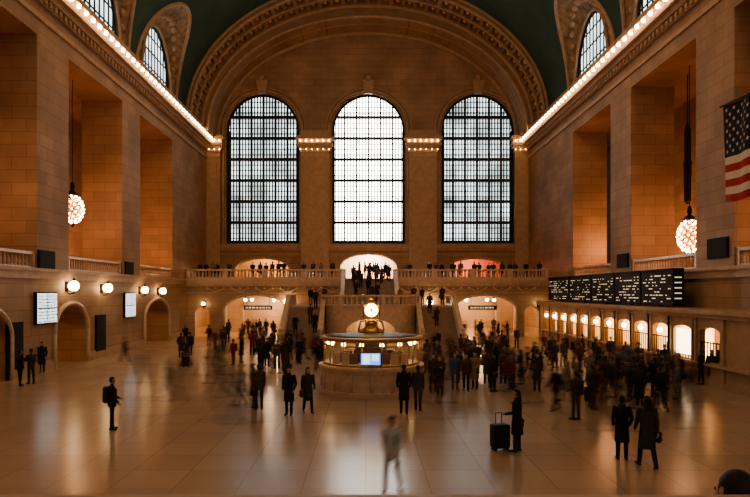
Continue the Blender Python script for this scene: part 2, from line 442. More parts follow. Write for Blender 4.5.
mb.build('balustrade_right_gallery',[MARBLE])

# ---------------------------------------------------------------- east balcony
CS0,CS1=-2.15,2.85
YB=66.0
mb=MB()
MB_=lambda u,d,z:(u,YB+d,z)
arch_wall(mb,MB_,XL,XR,0,lambda u:5.7,[(-11.4,6.2,0,2.9,1.3),(12.3,6.2,0,2.9,1.3),(-16.9,1.5,0,2.4,.75),(17.1,1.5,0,2.4,.75)],0,.9)
mb.box(XL,XR,YB,YE+1,5.6,6.0,0)
mb.build('wall_balcony_east',[STONE2])
mb=MB()
for x0,x1 in ((XL,CS0-.2),(CS1+.2,XR)):
    mb.box(x0,x1,YB-.18,YB+.01,5.2,5.45); mb.box(x0,x1,YB-.32,YB+.01,5.45,5.7); mb.box(x0,x1,YB-.42,YB+.3,5.7,6.0)
    mb.box(x0,x1,YB-.1,YB+.01,4.45,4.55)
for c in (-11.4,12.3):
    mb.tube([(c-3.2,YB-.04,0)]+[(c-3.2*math.cos(math.pi*i/16),YB-.04,2.9+1.4*math.sin(math.pi*i/16)) for i in range(17)]+[(c+3.2,YB-.04,0)],.13,0,6)
for c0 in (-15.5,-13,-10.5,-8,-5.5,-3.4,4.3,6.5,9,11.5,14,16.5):
    w=.85
    mb.tube([(c0-w+2*w*i/8,YB-.12,5.0-.38*math.sin(math.pi*i/8)) for i in range(9)],.085,0,6)
    for x in (c0-w,c0+w): mb.sphere((x,YB-.14,5.0),.16,0,8,4)
    mb.sphere((c0,YB-.1,4.95),.13,0,8,4)
mb.build('trim_balcony_east',[MARBLE])
mb=MB(); balus(mb,(XL+.1,YB,6),(CS0-.25,YB,6),ped=4.1); balus(mb,(CS1+.25,YB,6),(XR-.1,YB,6),ped=4.1)
mb.build('balustrade_east',[MARBLE])

# ---------------------------------------------------------------- east staircase
LZ=3.4
SE=empty('staircase_east')
mb=MB()
ns=15; rise=(6.0-LZ)/ns; run=(YB-61.4)/ns
for i in range(ns):
    mb.box(CS0,CS1,61.4+i*run,61.4+(i+1)*run+.01,0,LZ+(i+1)*rise,0)
LX0,LX1=-6.9,7.8; IL,IR=-3.75,4.55
mb.box(LX0,LX1,57,61.4,0,LZ,1)
nf=20; fr=LZ/nf; fd=.28
for (a,b) in ((LX0,IL),(IR,LX1)):
    for i in range(nf-1):
        mb.box(a,b,57-(i+1)*fd,57-i*fd,0,LZ-(i+1)*fr,0)
def string(x,y0,z0,y1,z1,t=.17):
    mb.add([(x-t,y0,0),(x+t,y0,0),(x+t,y0,z0),(x-t,y0,z0),(x-t,y1,0),(x+t,y1,0),(x+t,y1,z1),(x-t,y1,z1)],[(0,1,2,3),(4,5,6,7),(0,3,7,4),(1,2,6,5),(3,2,6,7)],1)
yl=57-nf*fd
for x in (LX0,IL,IR,LX1): string(x,57,LZ+.1,yl,.15)
string(CS0-.15,61.4,LZ+.1,YB,6.0); string(CS1+.15,61.4,LZ+.1,YB,6.0)
cx=(IL+IR)/2; rx=(IR-IL)/2; ry=2.9
MC=lambda u,d,z:(u,57-(ry-d)*math.sqrt(max(0,1-((u-cx)/rx)**2)),z)
arch_wall(mb,MC,IL,IR,0,lambda u:LZ,[(cx,4.2,0,1.2,1.1)],0,.4,1,1,step=.3)
mb.add([(cx-rx*math.cos(math.pi*i/24),57-ry*math.sin(math.pi*i/24),LZ) for i in range(25)],[tuple(range(25))],1)
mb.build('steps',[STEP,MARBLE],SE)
mb=MB()
for x in (LX0,IL,IR,LX1): balus(mb,(x,57,LZ),(x,yl,.12),ped=6)
balus(mb,(CS0-.15,61.4,LZ),(CS0-.15,YB,6.0),ped=6); balus(mb,(CS1+.15,61.4,LZ),(CS1+.15,YB,6.0),ped=6)
balus(mb,(LX0,57,LZ),(LX0,61.4,LZ),ped=6); balus(mb,(LX1,57,LZ),(LX1,61.4,LZ),ped=6)
pts=[(cx-rx*math.cos(math.pi*i/14),57-ry*math.sin(math.pi*i/14),LZ) for i in range(15)]
for i in range(14): balus(mb,pts[i],pts[i+1],ped=9,first=(i%4==0),last=False)
for x in (LX0,IL,IR,LX1): mb.lathe((x,yl-.1,0),[(.3,0),(.3,.25),(.24,.3),(.24,1.1),(.32,1.15),(.32,1.28),(.1,1.34),(.2,1.5),(.15,1.68),(.01,1.75)],12)
mb.build('stair_balustrade',[MARBLE],SE)

# ---------------------------------------------------------------- light fixtures
def sconce(x,y,z,nx,ny,r=.27):
    p=empty('wall_sconce',(x,y,z)); m=MB()
    bx,by=-nx*.5,-ny*.5
    m.lathe((bx*.98,by*.98,-.35),[(.02,0),(.16,.03),(.16,.6),(.02,.65)],8)
    m.tube([(bx,by,-.25),(bx*.6,by*.6,-.5),(0,0,-.45),(0,0,-r+.02)],.035)
    m.lathe((0,0,-r-.06),[(.03,0),(.13,.04),(.15,.1)],10); m.lathe((0,0,r-.03),[(.13,0),(.1,.06),(.02,.2)],10)
    for i in range(6):
        t=math.pi*i/3; m.tube([(r*1.04*math.cos(t)*math.sin(q),r*1.04*math.sin(t)*math.sin(q),-r*1.04*math.cos(q)) for q in [math.pi*k/6 for k in range(7)]],.02,0,4)
    m.build('bracket',[BRONZE],p); g=MB(); g.sphere((0,0,0),r,0,14,8); g.build('globe',[GLOBE],p)
for px in (74,108,145,163):
    y=F*(-(XL+.5))/(VX-px); sconce(XL+.5,y,ZZ({74:286,108:288,145:290,163:291}[px],y),1,0,.34 if px<120 else .3)
sconce(XX(287,65.4),65.5,3.6,0,-1,.36); sconce(XX(430,65.4),65.5,3.6,0,-1,.36)
sconce(XX(203,65.4),65.5,3.4,0,-1,.2); sconce(XX(540,65.4),65.5,3.4,0,-1,.2)
for x in (-13,-9.9,10.8,13.8):
    for y in (69,73):
        p=empty('pendant_lamp',(x,y,3.75)); m=MB(); m.tube([(0,0,.2),(0,0,1.83)],.025); m.lathe((0,0,.14),[(.16,0),(.14,.08),(.04,.16)],10); m.build('stem',[BRONZE],p)
        m=MB(); m.sphere((0,0,0),.2,0,12,7); m.build('globe',[GLOBE],p)
for c in (-11.4,12.3):
    p=empty('hanging_sign',(c,67.6,2.95)); m=MB(); m.box(-1.5,1.5,-.05,.05,-.22,.22); m.tube([(-1.2,0,.2),(-1.2,0,2.6)],.02); m.tube([(1.2,0,.2),(1.2,0,2.6)],.02); m.build('sign_board',[BLACK],p)
    m=MB(); x=-1.3
    while x<1.1:
        l=random.uniform(.12,.35); m.box(x,x+l,-.065,-.05,-.08,.08); x+=l+.1
    m.build('lettering',[GLYPH],p)

def chandelier(x,y,z,r,top,sz=1.2):
    p=empty('chandelier',(x,y,z)); m=MB()
    m.tube([(0,0,r*.6),(0,0,top-z)],.03,1,6)
    m.lathe((0,0,r*1.02*sz),[(.02,.9),(.12,.8),(.16,.5),(.1,.3),(.3,.15),(r*.55,0),(r*.3,-.1)],12,1)
    m.sphere((0,0,0),r*.8,0,14,8,sz); m.lathe((0,0,-r*1.3*sz),[(.01,0),(.1,.1),(.14,.25),(.05,.4)],10,1)
    for q in (-.75,-.3,.15,.6):
        rr=r*.93*math.cos(q*1.1); m.tube([(rr*math.cos(t),rr*math.sin(t),r*sz*math.sin(q*1.1)) for t in [2*math.pi*k/16 for k in range(17)]],.03,0,5)
    m.build('body',[BRASS,BRONZE],p); g=MB(); N=84
    for i in range(N):
        zz=1-2*(i+.5)/N; ph=i*2.39996; s_=math.sqrt(1-zz*zz); g.sphere((r*s_*math.cos(ph),r*s_*math.sin(ph),r*sz*zz),.074,0,6,4)
    g.build('bulbs',[CHB],p)
for c in BL[:-1]:
    if c>YW+5: chandelier(-20.2,c-.4,10.3,.72,LINT,1.35)
for c in BR[:-1]:
    if c>YW+5: chandelier(20.8,c,8.2,.72,LINT,1.45)
p=empty('pendant_lantern',(21.6,43.0,0)); m=MB()
m.tube([(0,0,16),(0,0,LINT)],.04); m.lathe((0,0,10.5),[(.05,0),(.22,.2),(.26,2.6),(.3,2.7),(.22,3.0),(.22,5.0),(.05,5.5)],8,sm=False)
m.build('stem',[BRONZE],p)

# ---------------------------------------------------------------- left wall screens & signs
INK=pmat('sign_ink',(.1,.15,.2),.6)
def wall_screen(name,side,y0,y1,z0,z1,mat,grid=True,p=.18):
    x=XL if side<0 else XR; s=-side
    e=empty(name,(x,(y0+y1)/2,(z0+z1)/2)); w=(y1-y0)/2; h=(z1-z0)/2
    m=MB(); xa,xb=sorted((0,s*p)); m.box(xa,xb,-w,w,-h,h); m.build('frame',[BLACK],e)
    m=MB(); xa,xb=sorted((s*p,s*(p+.02))); m.box(xa,xb,-w+.08,w-.08,-h+.08,h-.08); m.build('panel',[mat],e)
    if grid:
        m=MB(); xa,xb=sorted((s*(p+.02),s*(p+.03)))
        m.box(xa,xb,-.03,.03,-h+.1,h-.1); m.box(xa,xb,-w+.1,w-.1,-.03,.03)
        for i in range(9):
            z=-h+.12+(2*h-.2)*i/9; yy=-w+.2
            while yy<w-.3:
                l=random.uniform(.1,.35); m.box(xa,xb,yy,yy+l,z,z+.06); yy+=l+random.uniform(.08,.2)
        m.build('lettering',[INK],e)
wall_screen('display_screen',-1,35.8,38.2,2.75,4.6,SCREEN)
wall_screen('display_screen',-1,49.0,51.2,2.6,4.55,SCREEN)
wall_screen('loudspeaker_panel',-1,36.2,38.1,5.97,7.0,BLACK,False,.1)
wall_screen('loudspeaker_panel',-1,49.3,51.0,5.97,6.95,BLACK,False,.1)
wall_screen('loudspeaker_panel',1,33.3,35.3,6.4,7.5,BLACK,False,.1)
wall_screen('loudspeaker_panel',1,46.0,48.0,6.4,7.4,BLACK,False,.1)
wall_screen('door_1',-1,43.9,45.6,0.02,3.0,BLACK,False,.08)
wall_screen('door_2',-1,33.0,34.6,0.02,3.0,BLACK,False,.08)
mb=MB()
for c,w in ((40.4,4.2),(57,6.4),(31,4.5),(18,5)):
    zs,rs=(2.2,1.5) if w!=6.4 else (2.3,1.5); R=w/2+.2
    mb.tube([(XL+.05,c-R,0)]+[(XL+.05,c-R*math.cos(math.pi*i/16),zs+(rs+.2)*math.sin(math.pi*i/16)) for i in range(17)]+[(XL+.05,c+R,0)],.17,0,6)
mb.build('trim_portals_left',[MARBLE])

# ---------------------------------------------------------------- ticket block & board on right
e=empty('ticket_office',(0,0,0)); mb=MB()
TX=16.8; MT=lambda u,d,z:(TX+d,u,z)
tops=[(31.3,1.9,1.15,2.6,.25)]+[(34.0+2.55*i,1.9,1.15,2.6,.25) for i in range(0,11)]
arch_wall(mb,MT,27,62,0,lambda u:3.5,tops,0,.3,n=8)
mb.box(TX,XR-.02,26.9,27.2,0,3.5); mb.box(TX,XR-.02,61.8,62,0,3.5); mb.box(TX-.3,XR-.02,26.7,62.2,3.5,3.72); mb.box(TX-.15,XR-.02,26.8,62.1,3.3,3.5)
mb.box(TX-.22,TX,27,62,.98,1.1); mb.box(TX-.08,TX,26.9,62,0,.3)
for t in tops:
    for sg in (-1,1): mb.box(TX-.12,TX+.02,t[0]+sg*1.27-.14,t[0]+sg*1.27+.14,.3,3.3)
mb.build('facade',[TRIM],e)
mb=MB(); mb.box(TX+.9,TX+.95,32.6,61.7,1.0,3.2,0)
mb.box(TX+.12,TX+.16,33.1,34.9,1.3,2.65,1)
for t in tops[2:]:
    mb.sphere((TX-.02,t[0],2.45),.16,2,8,5)
mb.build('lit_interior',[SHOPW,SHOPB,GLOBE],e)
mb=MB()
for t in tops:
    q=t is tops[1]
    for k in range(-3,4): mb.box(TX+.02,TX+.06,t[0]+k*.28-.018,t[0]+k*.28+.018,1.15,2.1 if not q else 1.3)
    mb.box(TX,TX+.08,t[0]-.95,t[0]+.95,2.08 if not q else 1.28,2.14 if not q else 1.32)
    mb.box(TX+.5,TX+.7,t[0]-.3,t[0]+.3,1.15,1.75)
mb.build('grilles',[BRONZE],e)
e=empty('departure_board',(0,0,0)); mb=MB(); gl=MB()
segs=[(36.2,40.3),(40.5,44.6),(44.8,49.2),(49.4,54.6),(54.8,60.8)]
for a,b in segs:
    mb.box(17.35,18.0,a,b,3.82,5.85); mb.box(17.28,18.0,a,b,5.85,5.95); mb.box(17.6,17.75,(a+b)/2-.1,(a+b)/2+.1,3.72,3.85)
    for r in range(9):
        z=5.55-r*.19; y=a+.25
        while y<b-.35:
            l=random.choice([.1,.16,.3,.45]); l=min(l,b-.25-y)
            if random.random()<.45: gl.box(17.33,17.36,y,y+l,z-.03,z+.03)
            y+=l+random.choice([.08,.15,.35])
for i in range(5):
    gl.box(17.45,17.85,36.17,36.2,5.4-i*.3,5.47-i*.3)
mb.build('casing',[BLACK],e); gl.build('characters',[GLYPH],e)

# ---------------------------------------------------------------- information booth
BX,BY=.25,30.0; e=empty('information_booth',(BX,BY,0)); R=2.35
m=MB(); m.lathe((0,0,0),[(R+.02,0),(R+.02,.16),(R-.04,.2),(R-.04,.95),(R+.0,1.0),(R+.04,1.08),(R+.12,1.2),(R+.12,1.28),(R-.1,1.3),(R-.1,1.34)],48,sm=False)
for i in range(16):
    t=2*math.pi*i/16; x,y=(R-.03)*math.cos(t),(R-.03)*math.sin(t); m.lathe((x,y,.2),[(.07,0),(.07,.78)],6)
m.build('marble_counter',[MARBLE],e)
m=MB()
for z,r_ in ((1.36,.05),(2.2,.03),(2.42,.06)):
    m.tube([((R-.12)*math.cos(2*math.pi*k/32),(R-.12)*math.sin(2*math.pi*k/32),z) for k in range(33)],r_,0,6)
for i in range(16):
    t=2*math.pi*(i+.5)/16; x,y=(R-.12)*math.cos(t),(R-.12)*math.sin(t); m.tube([(x,y,1.34),(x,y,2.45)],.04)
m.lathe((0,0,2.42),[(R-.1,0),(R+.06,.03),(R+.06,.13),(R-.12,.15)],40)
m.lathe((0,0,2.42),[(.62,.25),(.6,.4),(.42,.46),(.3,.55),(.24,.65),(.34,.72),(.2,.8),(.14,.88)],24)
for t in range(6):
    q=t*math.pi/3; m.tube([(.6*math.cos(q),.6*math.sin(q),2.8),(.5*math.cos(q),.5*math.sin(q),3.2),(.25*math.cos(q),.25*math.sin(q),3.3)],.04)
m.build('brass_frame',[BRASS],e)
m=MB(); m.lathe((0,0,2.42),[(R-.1,.14),(1.7,.2),(1.2,.27),(.6,.3),(.01,.3)],32); m.build('roof',[WOOD],e)
m=MB(); m.lathe((0,0,0),[(R-.12,1.36),(R-.12,2.42)],32,sm=True); m.f=m.f[:-2]; m.m=m.m[:-2]; m.s=m.s[:-2]; m.build('glass',[CLEAR],e)
m=MB(); m.lathe((0,0,.0),[(.75,0),(.75,2.4)],16,sm=False)
for i in range(10):
    t=2*math.pi*i/10+.2; m.box(1.25*math.cos(t)-.22,1.25*math.cos(t)+.22,1.25*math.sin(t)-.1,1.25*math.sin(t)+.1,1.2,1.8)
m.build('core',[WOOD],e)
m=MB()
for i in range(14):
    t=2*math.pi*i/14; m.sphere((2.0*math.cos(t),2.0*math.sin(t),2.25),.10,0,8,5)
m.build('interior_lights',[GLOBE],e)
m=MB(); yy=-(R+.0)
m.box(-.5,.4,yy-.0,yy+.12,1.42,1.98,1); m.box(-.47,.37,yy-.02,yy,1.45,1.95,2); m.box(-.4,-.08,yy-.03,yy-.02,1.5,1.9,0); m.box(0,.3,yy-.03,yy-.02,1.62,1.9,0)
for x in (-1.55,-1.15,1.0,1.45):
    yq=-math.sqrt(R*R-x*x); m.box(x-.17,x+.17,yq,yq+.05,1.42,1.9,3)
m.build('screens',[SCREEN,BLACK,SCRBLUE,pmat('leaflet_rack',(.6,.45,.3),.6)],e)
m=MB(); cz=3.76; r=.38
m.sphere((0,0,cz),r,0,20,12)
for dx,dy in ((0,-1),(0,1),(1,0),(-1,0)):
    vs=[]; n=20
    for k in range(n):
        t=2*math.pi*k/n
        if dx==0: vs.append((.34*math.cos(t),dy*.37,cz+.34*math.sin(t)))
        else: vs.append((dx*.37,.34*math.cos(t),cz+.34*math.sin(t)))
    m.add(vs,[tuple(range(n))],1)
    rim=vs+[vs[0]]; m.tube(rim,.035,0,6)
    c=Vector((dx*.385,dy*.385,cz)); 
    m.tube([c,c+Vector((.14*abs(dy),.14*abs(dx),.09))],.014,2,5); m.tube([c,c+Vector((-.05*abs(dy),-.05*abs(dx),.24))],.012,2,5)
m.lathe((0,0,3.24),[(.25,0),(.14,.06),(.1,.12),(.24,.22)],14)
m.lathe((0,0,cz+r-.04),[(.14,0),(.1,.06),(.05,.1),(.1,.17),(.12,.24),(.07,.32),(.005,.4)],12)
m.build('clock',[BRASS,CLOCK,BLACK],e)

# ---------------------------------------------------------------- flag
e=empty('american_flag',(0,0,0)); m=MB()
P0=Vector((17.8,32.0)); P1=Vector((18.35,23.5)); FH=4.75; ZT=13.85
def FP(u,v,off=0):
    w=.13*math.sin(u*16+v*1.5)+.06*math.sin(u*35+2)
    x=P0.x+(P1.x-P0.x)*u+w+off; y=P0.y+(P1.y-P0.y)*u; z=ZT-FH*v-.35*math.sin(math.pi*min(u*3,1))*v*.35
    return (x,y,z)
nu=52; nv=26
vs=[FP(i/nu,j/nv) for j in range(nv+1) for i in range(nu+1)]
for j in range(nv):
    for i in range(nu):
        s_=j//2; mi=0 if s_%2==0 else 1
        if i<nu*.4 and s_<7: mi=2
        a=j*(nu+1)+i; m.add([vs[a],vs[a+1],vs[a+nu+2],vs[a+nu+1]],[(0,1,2,3)],mi,True)
for r in range(9):
    for c in range(6 if r%2==0 else 5):
        u=.033+c*.066+(0 if r%2==0 else .033); v=(r+1)/10*7/13; st=[]
        for k in range(10):
            rr=.12 if k%2==0 else .05; t=math.pi*k/5
            st.append(FP(u+rr*math.sin(t)/8.5,v-rr*math.cos(t)/FH,-.03))
        m.add(st,[tuple(range(10))],1)
m.build('cloth',[pmat('flag_red',(.42,.03,.03),.8),pmat('flag_white',(.68,.60,.5),.8),pmat('flag_blue',(.010,.014,.035),.8)],e)
m=MB(); m.tube([(17.8,32.15,ZT+.05),(18.35,23.3,ZT+.05)],.06); m.tube([(17.8,31.9,ZT+.05),(18.84,31.9,ZT+.05)],.045); m.tube([(18.3,23.8,ZT+.05),(18.84,23.8,ZT+.05)],.045)
m.build('pole',[BRONZE],e)

# ---------------------------------------------------------------- people
def figure(name,legs=((4,0),(-4,0)),arms=((3,6,10),(3,6,10)),long=False,pack=False,hair='short',bag=False,lean=0,scarf=False):
    mb=MB(); caps=[]
    def C(a,b,ra,rb,l,n=10): mb.caps(a,b,ra,rb,0,n); caps.append((Vector(a),Vector(b),ra,rb,l))
    def LO(r,l):
        mb.loft(r,0)
        for (cx_,cy_,z,rx_,ry_) in r: 
            d=max(rx_-ry_,0); caps.append((Vector((cx_-d,cy_,z)),Vector((cx_+d,cy_,z)),ry_,ry_,l))
    for s,(th,kn) in zip((-1,1),legs):
        th=math.radians(th);kn=math.radians(kn); hp=Vector((s*.095,0,.93))
        k=hp+Vector((s*.01,math.sin(th),-math.cos(th)))*.43; a=k+Vector((0,math.sin(th-kn),-math.cos(th-kn)))*.42
        C(hp,k,.095,.068,1); C(k,a,.070,.054,1)
        f=Vector((0,math.cos((th-kn)*.5),math.sin((th-kn)*.5)))
        C(a+Vector((0,0,-.035))-f*.035,a+Vector((s*.02,0,-.05))+f*.15,.044,.036,4)
    if long: LO([(0,-.005,.50,.20,.17),(0,-.005,.7,.19,.16),(0,0,.92,.178,.138),(0,0,1.07,.165,.125),(0,0,1.22,.185,.132),(0,0,1.35,.2,.128),(0,0,1.43,.17,.10),(0,0,1.49,.085,.07)],0)
    else: LO([(0,0,.78,.178,.140),(0,0,.92,.182,.142),(0,0,1.07,.175,.13),(0,0,1.22,.190,.138),(0,0,1.35,.205,.132),(0,0,1.43,.175,.10),(0,0,1.49,.085,.07)],0)
    for s,(sw,ab,el) in zip((-1,1),arms):
        sw=math.radians(sw);ab=math.radians(ab);el=math.radians(el)
        sh=Vector((s*.19,0,1.42)); d=Vector((s*math.sin(ab),math.sin(sw)*math.cos(ab),-math.cos(sw)*math.cos(ab)))
        eb=sh+d*.29; inn=.45*math.sin(el); d2=Vector((s*math.sin(ab)*.4-s*inn*.6,math.sin(sw+el),-math.cos(sw+el))).normalized(); wr=eb+d2*.245
        C(sh,eb,.068,.056,0); C(eb,wr,.056,.042,0)
        lat=Vector((0,1,0))-d2*d2.y
        if lat.length<.3: lat=Vector((0,0,1))-d2*d2.z
        lat.normalize(); nr=d2.cross(lat); 
        if nr.x*s>0: nr=-nr
        for q,ln in ((-.027,.058),(-.009,.066),(.009,.07),(.027,.064)):
            b0=wr+d2*.01+lat*q*.6; b1=wr+d2*.09+lat*q; C(b0,b1,.019,.014,2,6)
            b2=b1+(d2*.85+nr*.35).normalized()*ln*.5; b3=b2+(d2*.55+nr*.8).normalized()*ln*.5
            C(b1,b2,.0115,.010,2,6); C(b2,b3,.010,.009,2,6)
        t0=wr+d2*.03+lat*.02; t1=t0+(d2*.6+lat*.7+nr*.2).normalized()*.045; t2=t1+(d2*.9+lat*.2+nr*.3).normalized()*.035
        C(t0,t1,.015,.013,2,6); C(t1,t2,.012,.010,2,6)
    C((0,-.005,1.45),(0,.01,1.57),.058,.052,2)
    def EL(c,rx_,ry_,rz,l):
        k=9; r=[(c[0],c[1],c[2]-rz*math.cos(math.pi*i/k),max(rx_*math.sin(math.pi*i/k),.004),max(ry_*math.sin(math.pi*i/k),.004)) for i in range(k+1)]; mb.loft(r,0,18)
    EL((0,.02,1.645),.074,.092,.115,2); C((0,.075,1.565),(0,.07,1.58),.03,.035,2)
    C((0,.108,1.66),(0,.124,1.632),.009,.014,2,6)
    C((-.03,.09,1.675),(.03,.09,1.675),.016,.016,2,6)
    for s in (-1,1): C((s*.077,.01,1.665),(s*.078,.012,1.63),.014,.010,2,6)
    C((-.02,.098,1.596),(.02,.098,1.596),.010,.010,2,6)
    EL((0,-.002,1.668),.083,.098,.108,3)
    if hair=='long':
        for s in (-1,0,1): C((s*.045,-.055,1.66),(s*.06,-.085,1.44),.05,.04,3)
    if hair=='hat': EL((0,.01,1.70),.09,.105,.085,5); 
    if scarf: LO([(0,.0,1.46,.095,.09),(0,.01,1.50,.10,.10),(0,.01,1.54,.08,.08)],5)
    if pack:
        for x in (-.07,.07): C((x,-.21,1.0),(x,-.2,1.38),.095,.085,5)
        for s in (-1,1): C((s*.12,-.12,1.44),(s*.12,.115,1.36),.018,.018,5); C((s*.12,.122,1.36),(s*.14,.12,1.15),.018,.018,5)
    if bag:
        C((.26,-.05,.84),(.27,.1,.84),.085,.085,5); C((.26,-.03,.72),(.27,.09,.72),.095,.095,5)
        C((-.12,.11,1.42),(.22,.06,.95),.014,.014,5,6); C((-.12,-.11,1.42),(.22,-.06,.95),.014,.014,5,6)
    me=bpy.data.meshes.new('t'); me.from_pydata(mb.v,[],mb.f)
    o=bpy.data.objects.new('t',me); bpy.context.scene.collection.objects.link(o)
    md=o.modifiers.new('r','REMESH'); md.mode='VOXEL'; md.voxel_size=.0125; 
    sm=o.modifiers.new('s','SMOOTH'); sm.factor=.5; sm.iterations=2
    dg=bpy.context.evaluated_depsgraph_get(); ev=o.evaluated_get(dg); m2=bpy.data.meshes.new_from_object(ev)
    bpy.data.objects.remove(o); bpy.data.meshes.remove(me)
    nv=len(m2.vertices); co=np.empty(nv*3); m2.vertices.foreach_get('co',co); co=co.reshape(-1,3)
    fs=[tuple(p.vertices) for p in m2.polygons]; nf=len(fs)
    ce=np.empty(nf*3); m2.polygons.foreach_get('center',ce); ce=ce.reshape(-1,3)
    best=np.full(nf,9.0); lab=np.zeros(nf,int)
    for a,b,ra,rb,l in caps:
        a_=np.array(a);b_=np.array(b);d=b_-a_; t=np.clip(((ce-a_)@d)/max(d@d,1e-9),0,1)
        ds=np.linalg.norm(ce-(a_+t[:,None]*d),axis=1)-(ra+(rb-ra)*t)
        k=ds<best; best[k]=ds[k]; lab[k]=l
    head=ce[:,2]>1.545; near=np.hypot(ce[:,0],ce[:,1])<.2
    hm=head&near&(lab!=5)
    face=(ce[:,1]>.045)&(ce[:,2]<1.705)
    low=(ce[:,2]<1.60)&(ce[:,1]>-.03)
    ear=(np.abs(ce[:,0])>.078)&(ce[:,2]<1.69)&(ce[:,1]>-.01)&(ce[:,1]<.04)
    lab[hm]=3; lab[hm&(face|low|ear)]=2
    if hair=='hat': lab[hm&(ce[:,2]>1.69)]=5
    if scarf: lab[(ce[:,2]>1.44)&(ce[:,2]<1.56)&near]=5
    out=MB(); z0=co[:,2].min(); co[:,2]-=z0
    out.add(co.tolist(),[],0); out.f=fs; out.m=lab.tolist(); out.s=[True]*nf
    for s in (-1,1):
        out.sphere((s*.03,.103,1.655-z0),.011,3,8,5)
    fm=bpy.data.meshes.new(name); fm.from_pydata(out.v,[],out.f)
    for i in range(6): fm.materials.append(None)
    fm.polygons.foreach_set('material_index',out.m); fm.polygons.foreach_set('use_smooth',out.s); fm.update()
    if lean:
        for v in fm.vertices:
            if v.co.z>.9: v.co.y+=(v.co.z-.9)*math.tan(math.radians(lean))
    bpy.data.meshes.remove(m2)
    return fm
FG=[figure('stand_a',arms=((2,5,8),(0,5,12))),
    figure('stand_pockets',legs=((3,0),(-3,0)),arms=((-12,11,50),(-12,11,50)),long=True,scarf=True),
    figure('walk_a',legs=((20,6),(-15,14)),arms=((-18,5,12),(18,5,25))),
    figure('walk_long',legs=((17,5),(-13,12)),arms=((15,5,20),(-15,5,10)),long=True,hair='long',bag=True),
    figure('stand_phone',legs=((2,0),(-5,0)),arms=((25,5,95),(5,6,12))),
    figure('stand_pack',legs=((2,0),(-3,0)),arms=((4,8,60),(4,7,30)),pack=True),
    figure('walk_pack',legs=((-16,16),(20,8)),arms=((18,5,30),(-15,5,14)),pack=True,hair='hat'),
    figure('stand_lady',legs=((2,0),(-2,0)),arms=((6,7,70),(2,6,10)),long=True,hair='long',bag=True),
    figure('lean_rail',legs=((2,0),(8,8)),arms=((28,9,50),(28,9,50)),lean=7),
    figure('stride_wide',legs=((24,8),(-19,20)),arms=((-22,5,14),(22,5,36)))]
COATS={'black':(.014,.013,.013),'navy':(.018,.024,.045),'char':(.045,.04,.038),'brown':(.08,.045,.025),'olive':(.06,.052,.03),'grey':(.18,.165,.15),
       'tan':(.24,.16,.10),'red':(.19,.028,.02),'pale':(.42,.43,.42),'blue':(.06,.10,.17),'white':(.42,.36,.3)}
CM={k:pmat('coat_'+k,v,.85) for k,v in COATS.items()}
TM=[pmat('trousers_black',(.014,.014,.016),.85),pmat('trousers_denim',(.04,.055,.09),.85),pmat('trousers_khaki',(.14,.10,.06),.85)]
SK=[pmat('skin_light',(.50,.29,.19),.55),pmat('skin_mid',(.34,.18,.11),.55),pmat('skin_dark',(.13,.065,.04),.55)]
HR=[pmat('hair_black',(.01,.008,.007),.6),pmat('hair_brown',(.04,.02,.01),.6),pmat('hair_blond',(.20,.12,.05),.6),pmat('hair_grey',(.2,.19,.18),.6)]
SH=pmat('shoe_leather',(.015,.012,.01),.4)
AC=[pmat('bag_black',(.015,.015,.017),.6),pmat('bag_brown',(.12,.055,.02),.6),pmat('bag_red',(.2,.03,.03),.6)]
placed=[]
def person(x,y,z,v,yaw,coat='black',sc=1.0,tr=0,sk=0,hr=0,ac=0,mv=0):
    o=bpy.data.objects.new('commuter',FG[v]); bpy.context.scene.collection.objects.link(o)
    ms=[CM[coat],TM[tr],SK[sk],HR[hr],SH,AC[ac]]
    for i,m in enumerate(ms):
        o.material_slots[i].link='OBJECT'; o.material_slots[i].material=m
    o.rotation_euler=(0,0,math.radians(yaw)); o.scale=(sc,sc,sc); placed.append((x,y,z))
    if mv:   # walker in motion; mv = metres travelled while the shutter is open
        dx,dy=-math.sin(math.radians(yaw))*mv,math.cos(math.radians(yaw))*mv
        for fr_,k in ((0,-1),(2,1)):
            o.location=(x+dx*k,y+dy*k,z); o.keyframe_insert('location',frame=fr_)
        for fc in o.animation_data.action.fcurves:
            for kp in fc.keyframe_points: kp.interpolation='LINEAR'
    o.location=(x,y,z)
    return o
def P(px,py,v,yaw,coat='black',**k):
    y=YF(py); return person(XX(px,y),y,0,v,yaw,coat,**k)
P(112,430,5,-60,'black',sc=1.0,mv=.03)
P(20,386,0,-30,'black'); P(31,384,4,60,'char',mv=.08); P(42,373,1,-160,'navy')
P(289,415,1,170,'black',sc=1.02,mv=.03); P(308,413,3,200,'char',ac=1,mv=.08); P(259,410,0,20,'brown',sc=1.02,mv=.18); P(253,408,1,-70,'black',mv=.15)
P(404,414,1,0,'black',sc=1.06); P(418,411,0,-20,'char',sc=1.0,tr=1,mv=.04)
P(517,452,7,60,'black',sc=1.02,mv=.02); P(622,460,1,-10,'black',sc=1.0,mv=.04); P(647,468,3,0,'char',sc=1.08,ac=0,mv=.04)
P(576,420,5,30,'brown',sc=1.0,tr=1,mv=.08); P(556,411,2,120,'black',mv=.3); P(537,391,1,170,'char'); P(568,402,3,40,'grey',mv=.4)
P(455,390,0,180,'blue',tr=1); P(466,391,2,170,'brown',mv=.2); P(475,389,7,150,'tan',mv=.1); P(495,378,0,10,'black'); P(510,392,2,-90,'red',mv=.5)
P(267,367,1,170,'black'); P(277,369,0,30,'char'); P(288,365,4,90,'black'); P(298,362,2,0,'grey',mv=.2)
P(433,392,0,200,'char'); P(440,396,4,160,'black',mv=.1); P(186,366,2,90,'black',mv=.25); P(181,358,1,0,'char'); P(125,362,2,-90,'black',sc=.95,mv=.4)
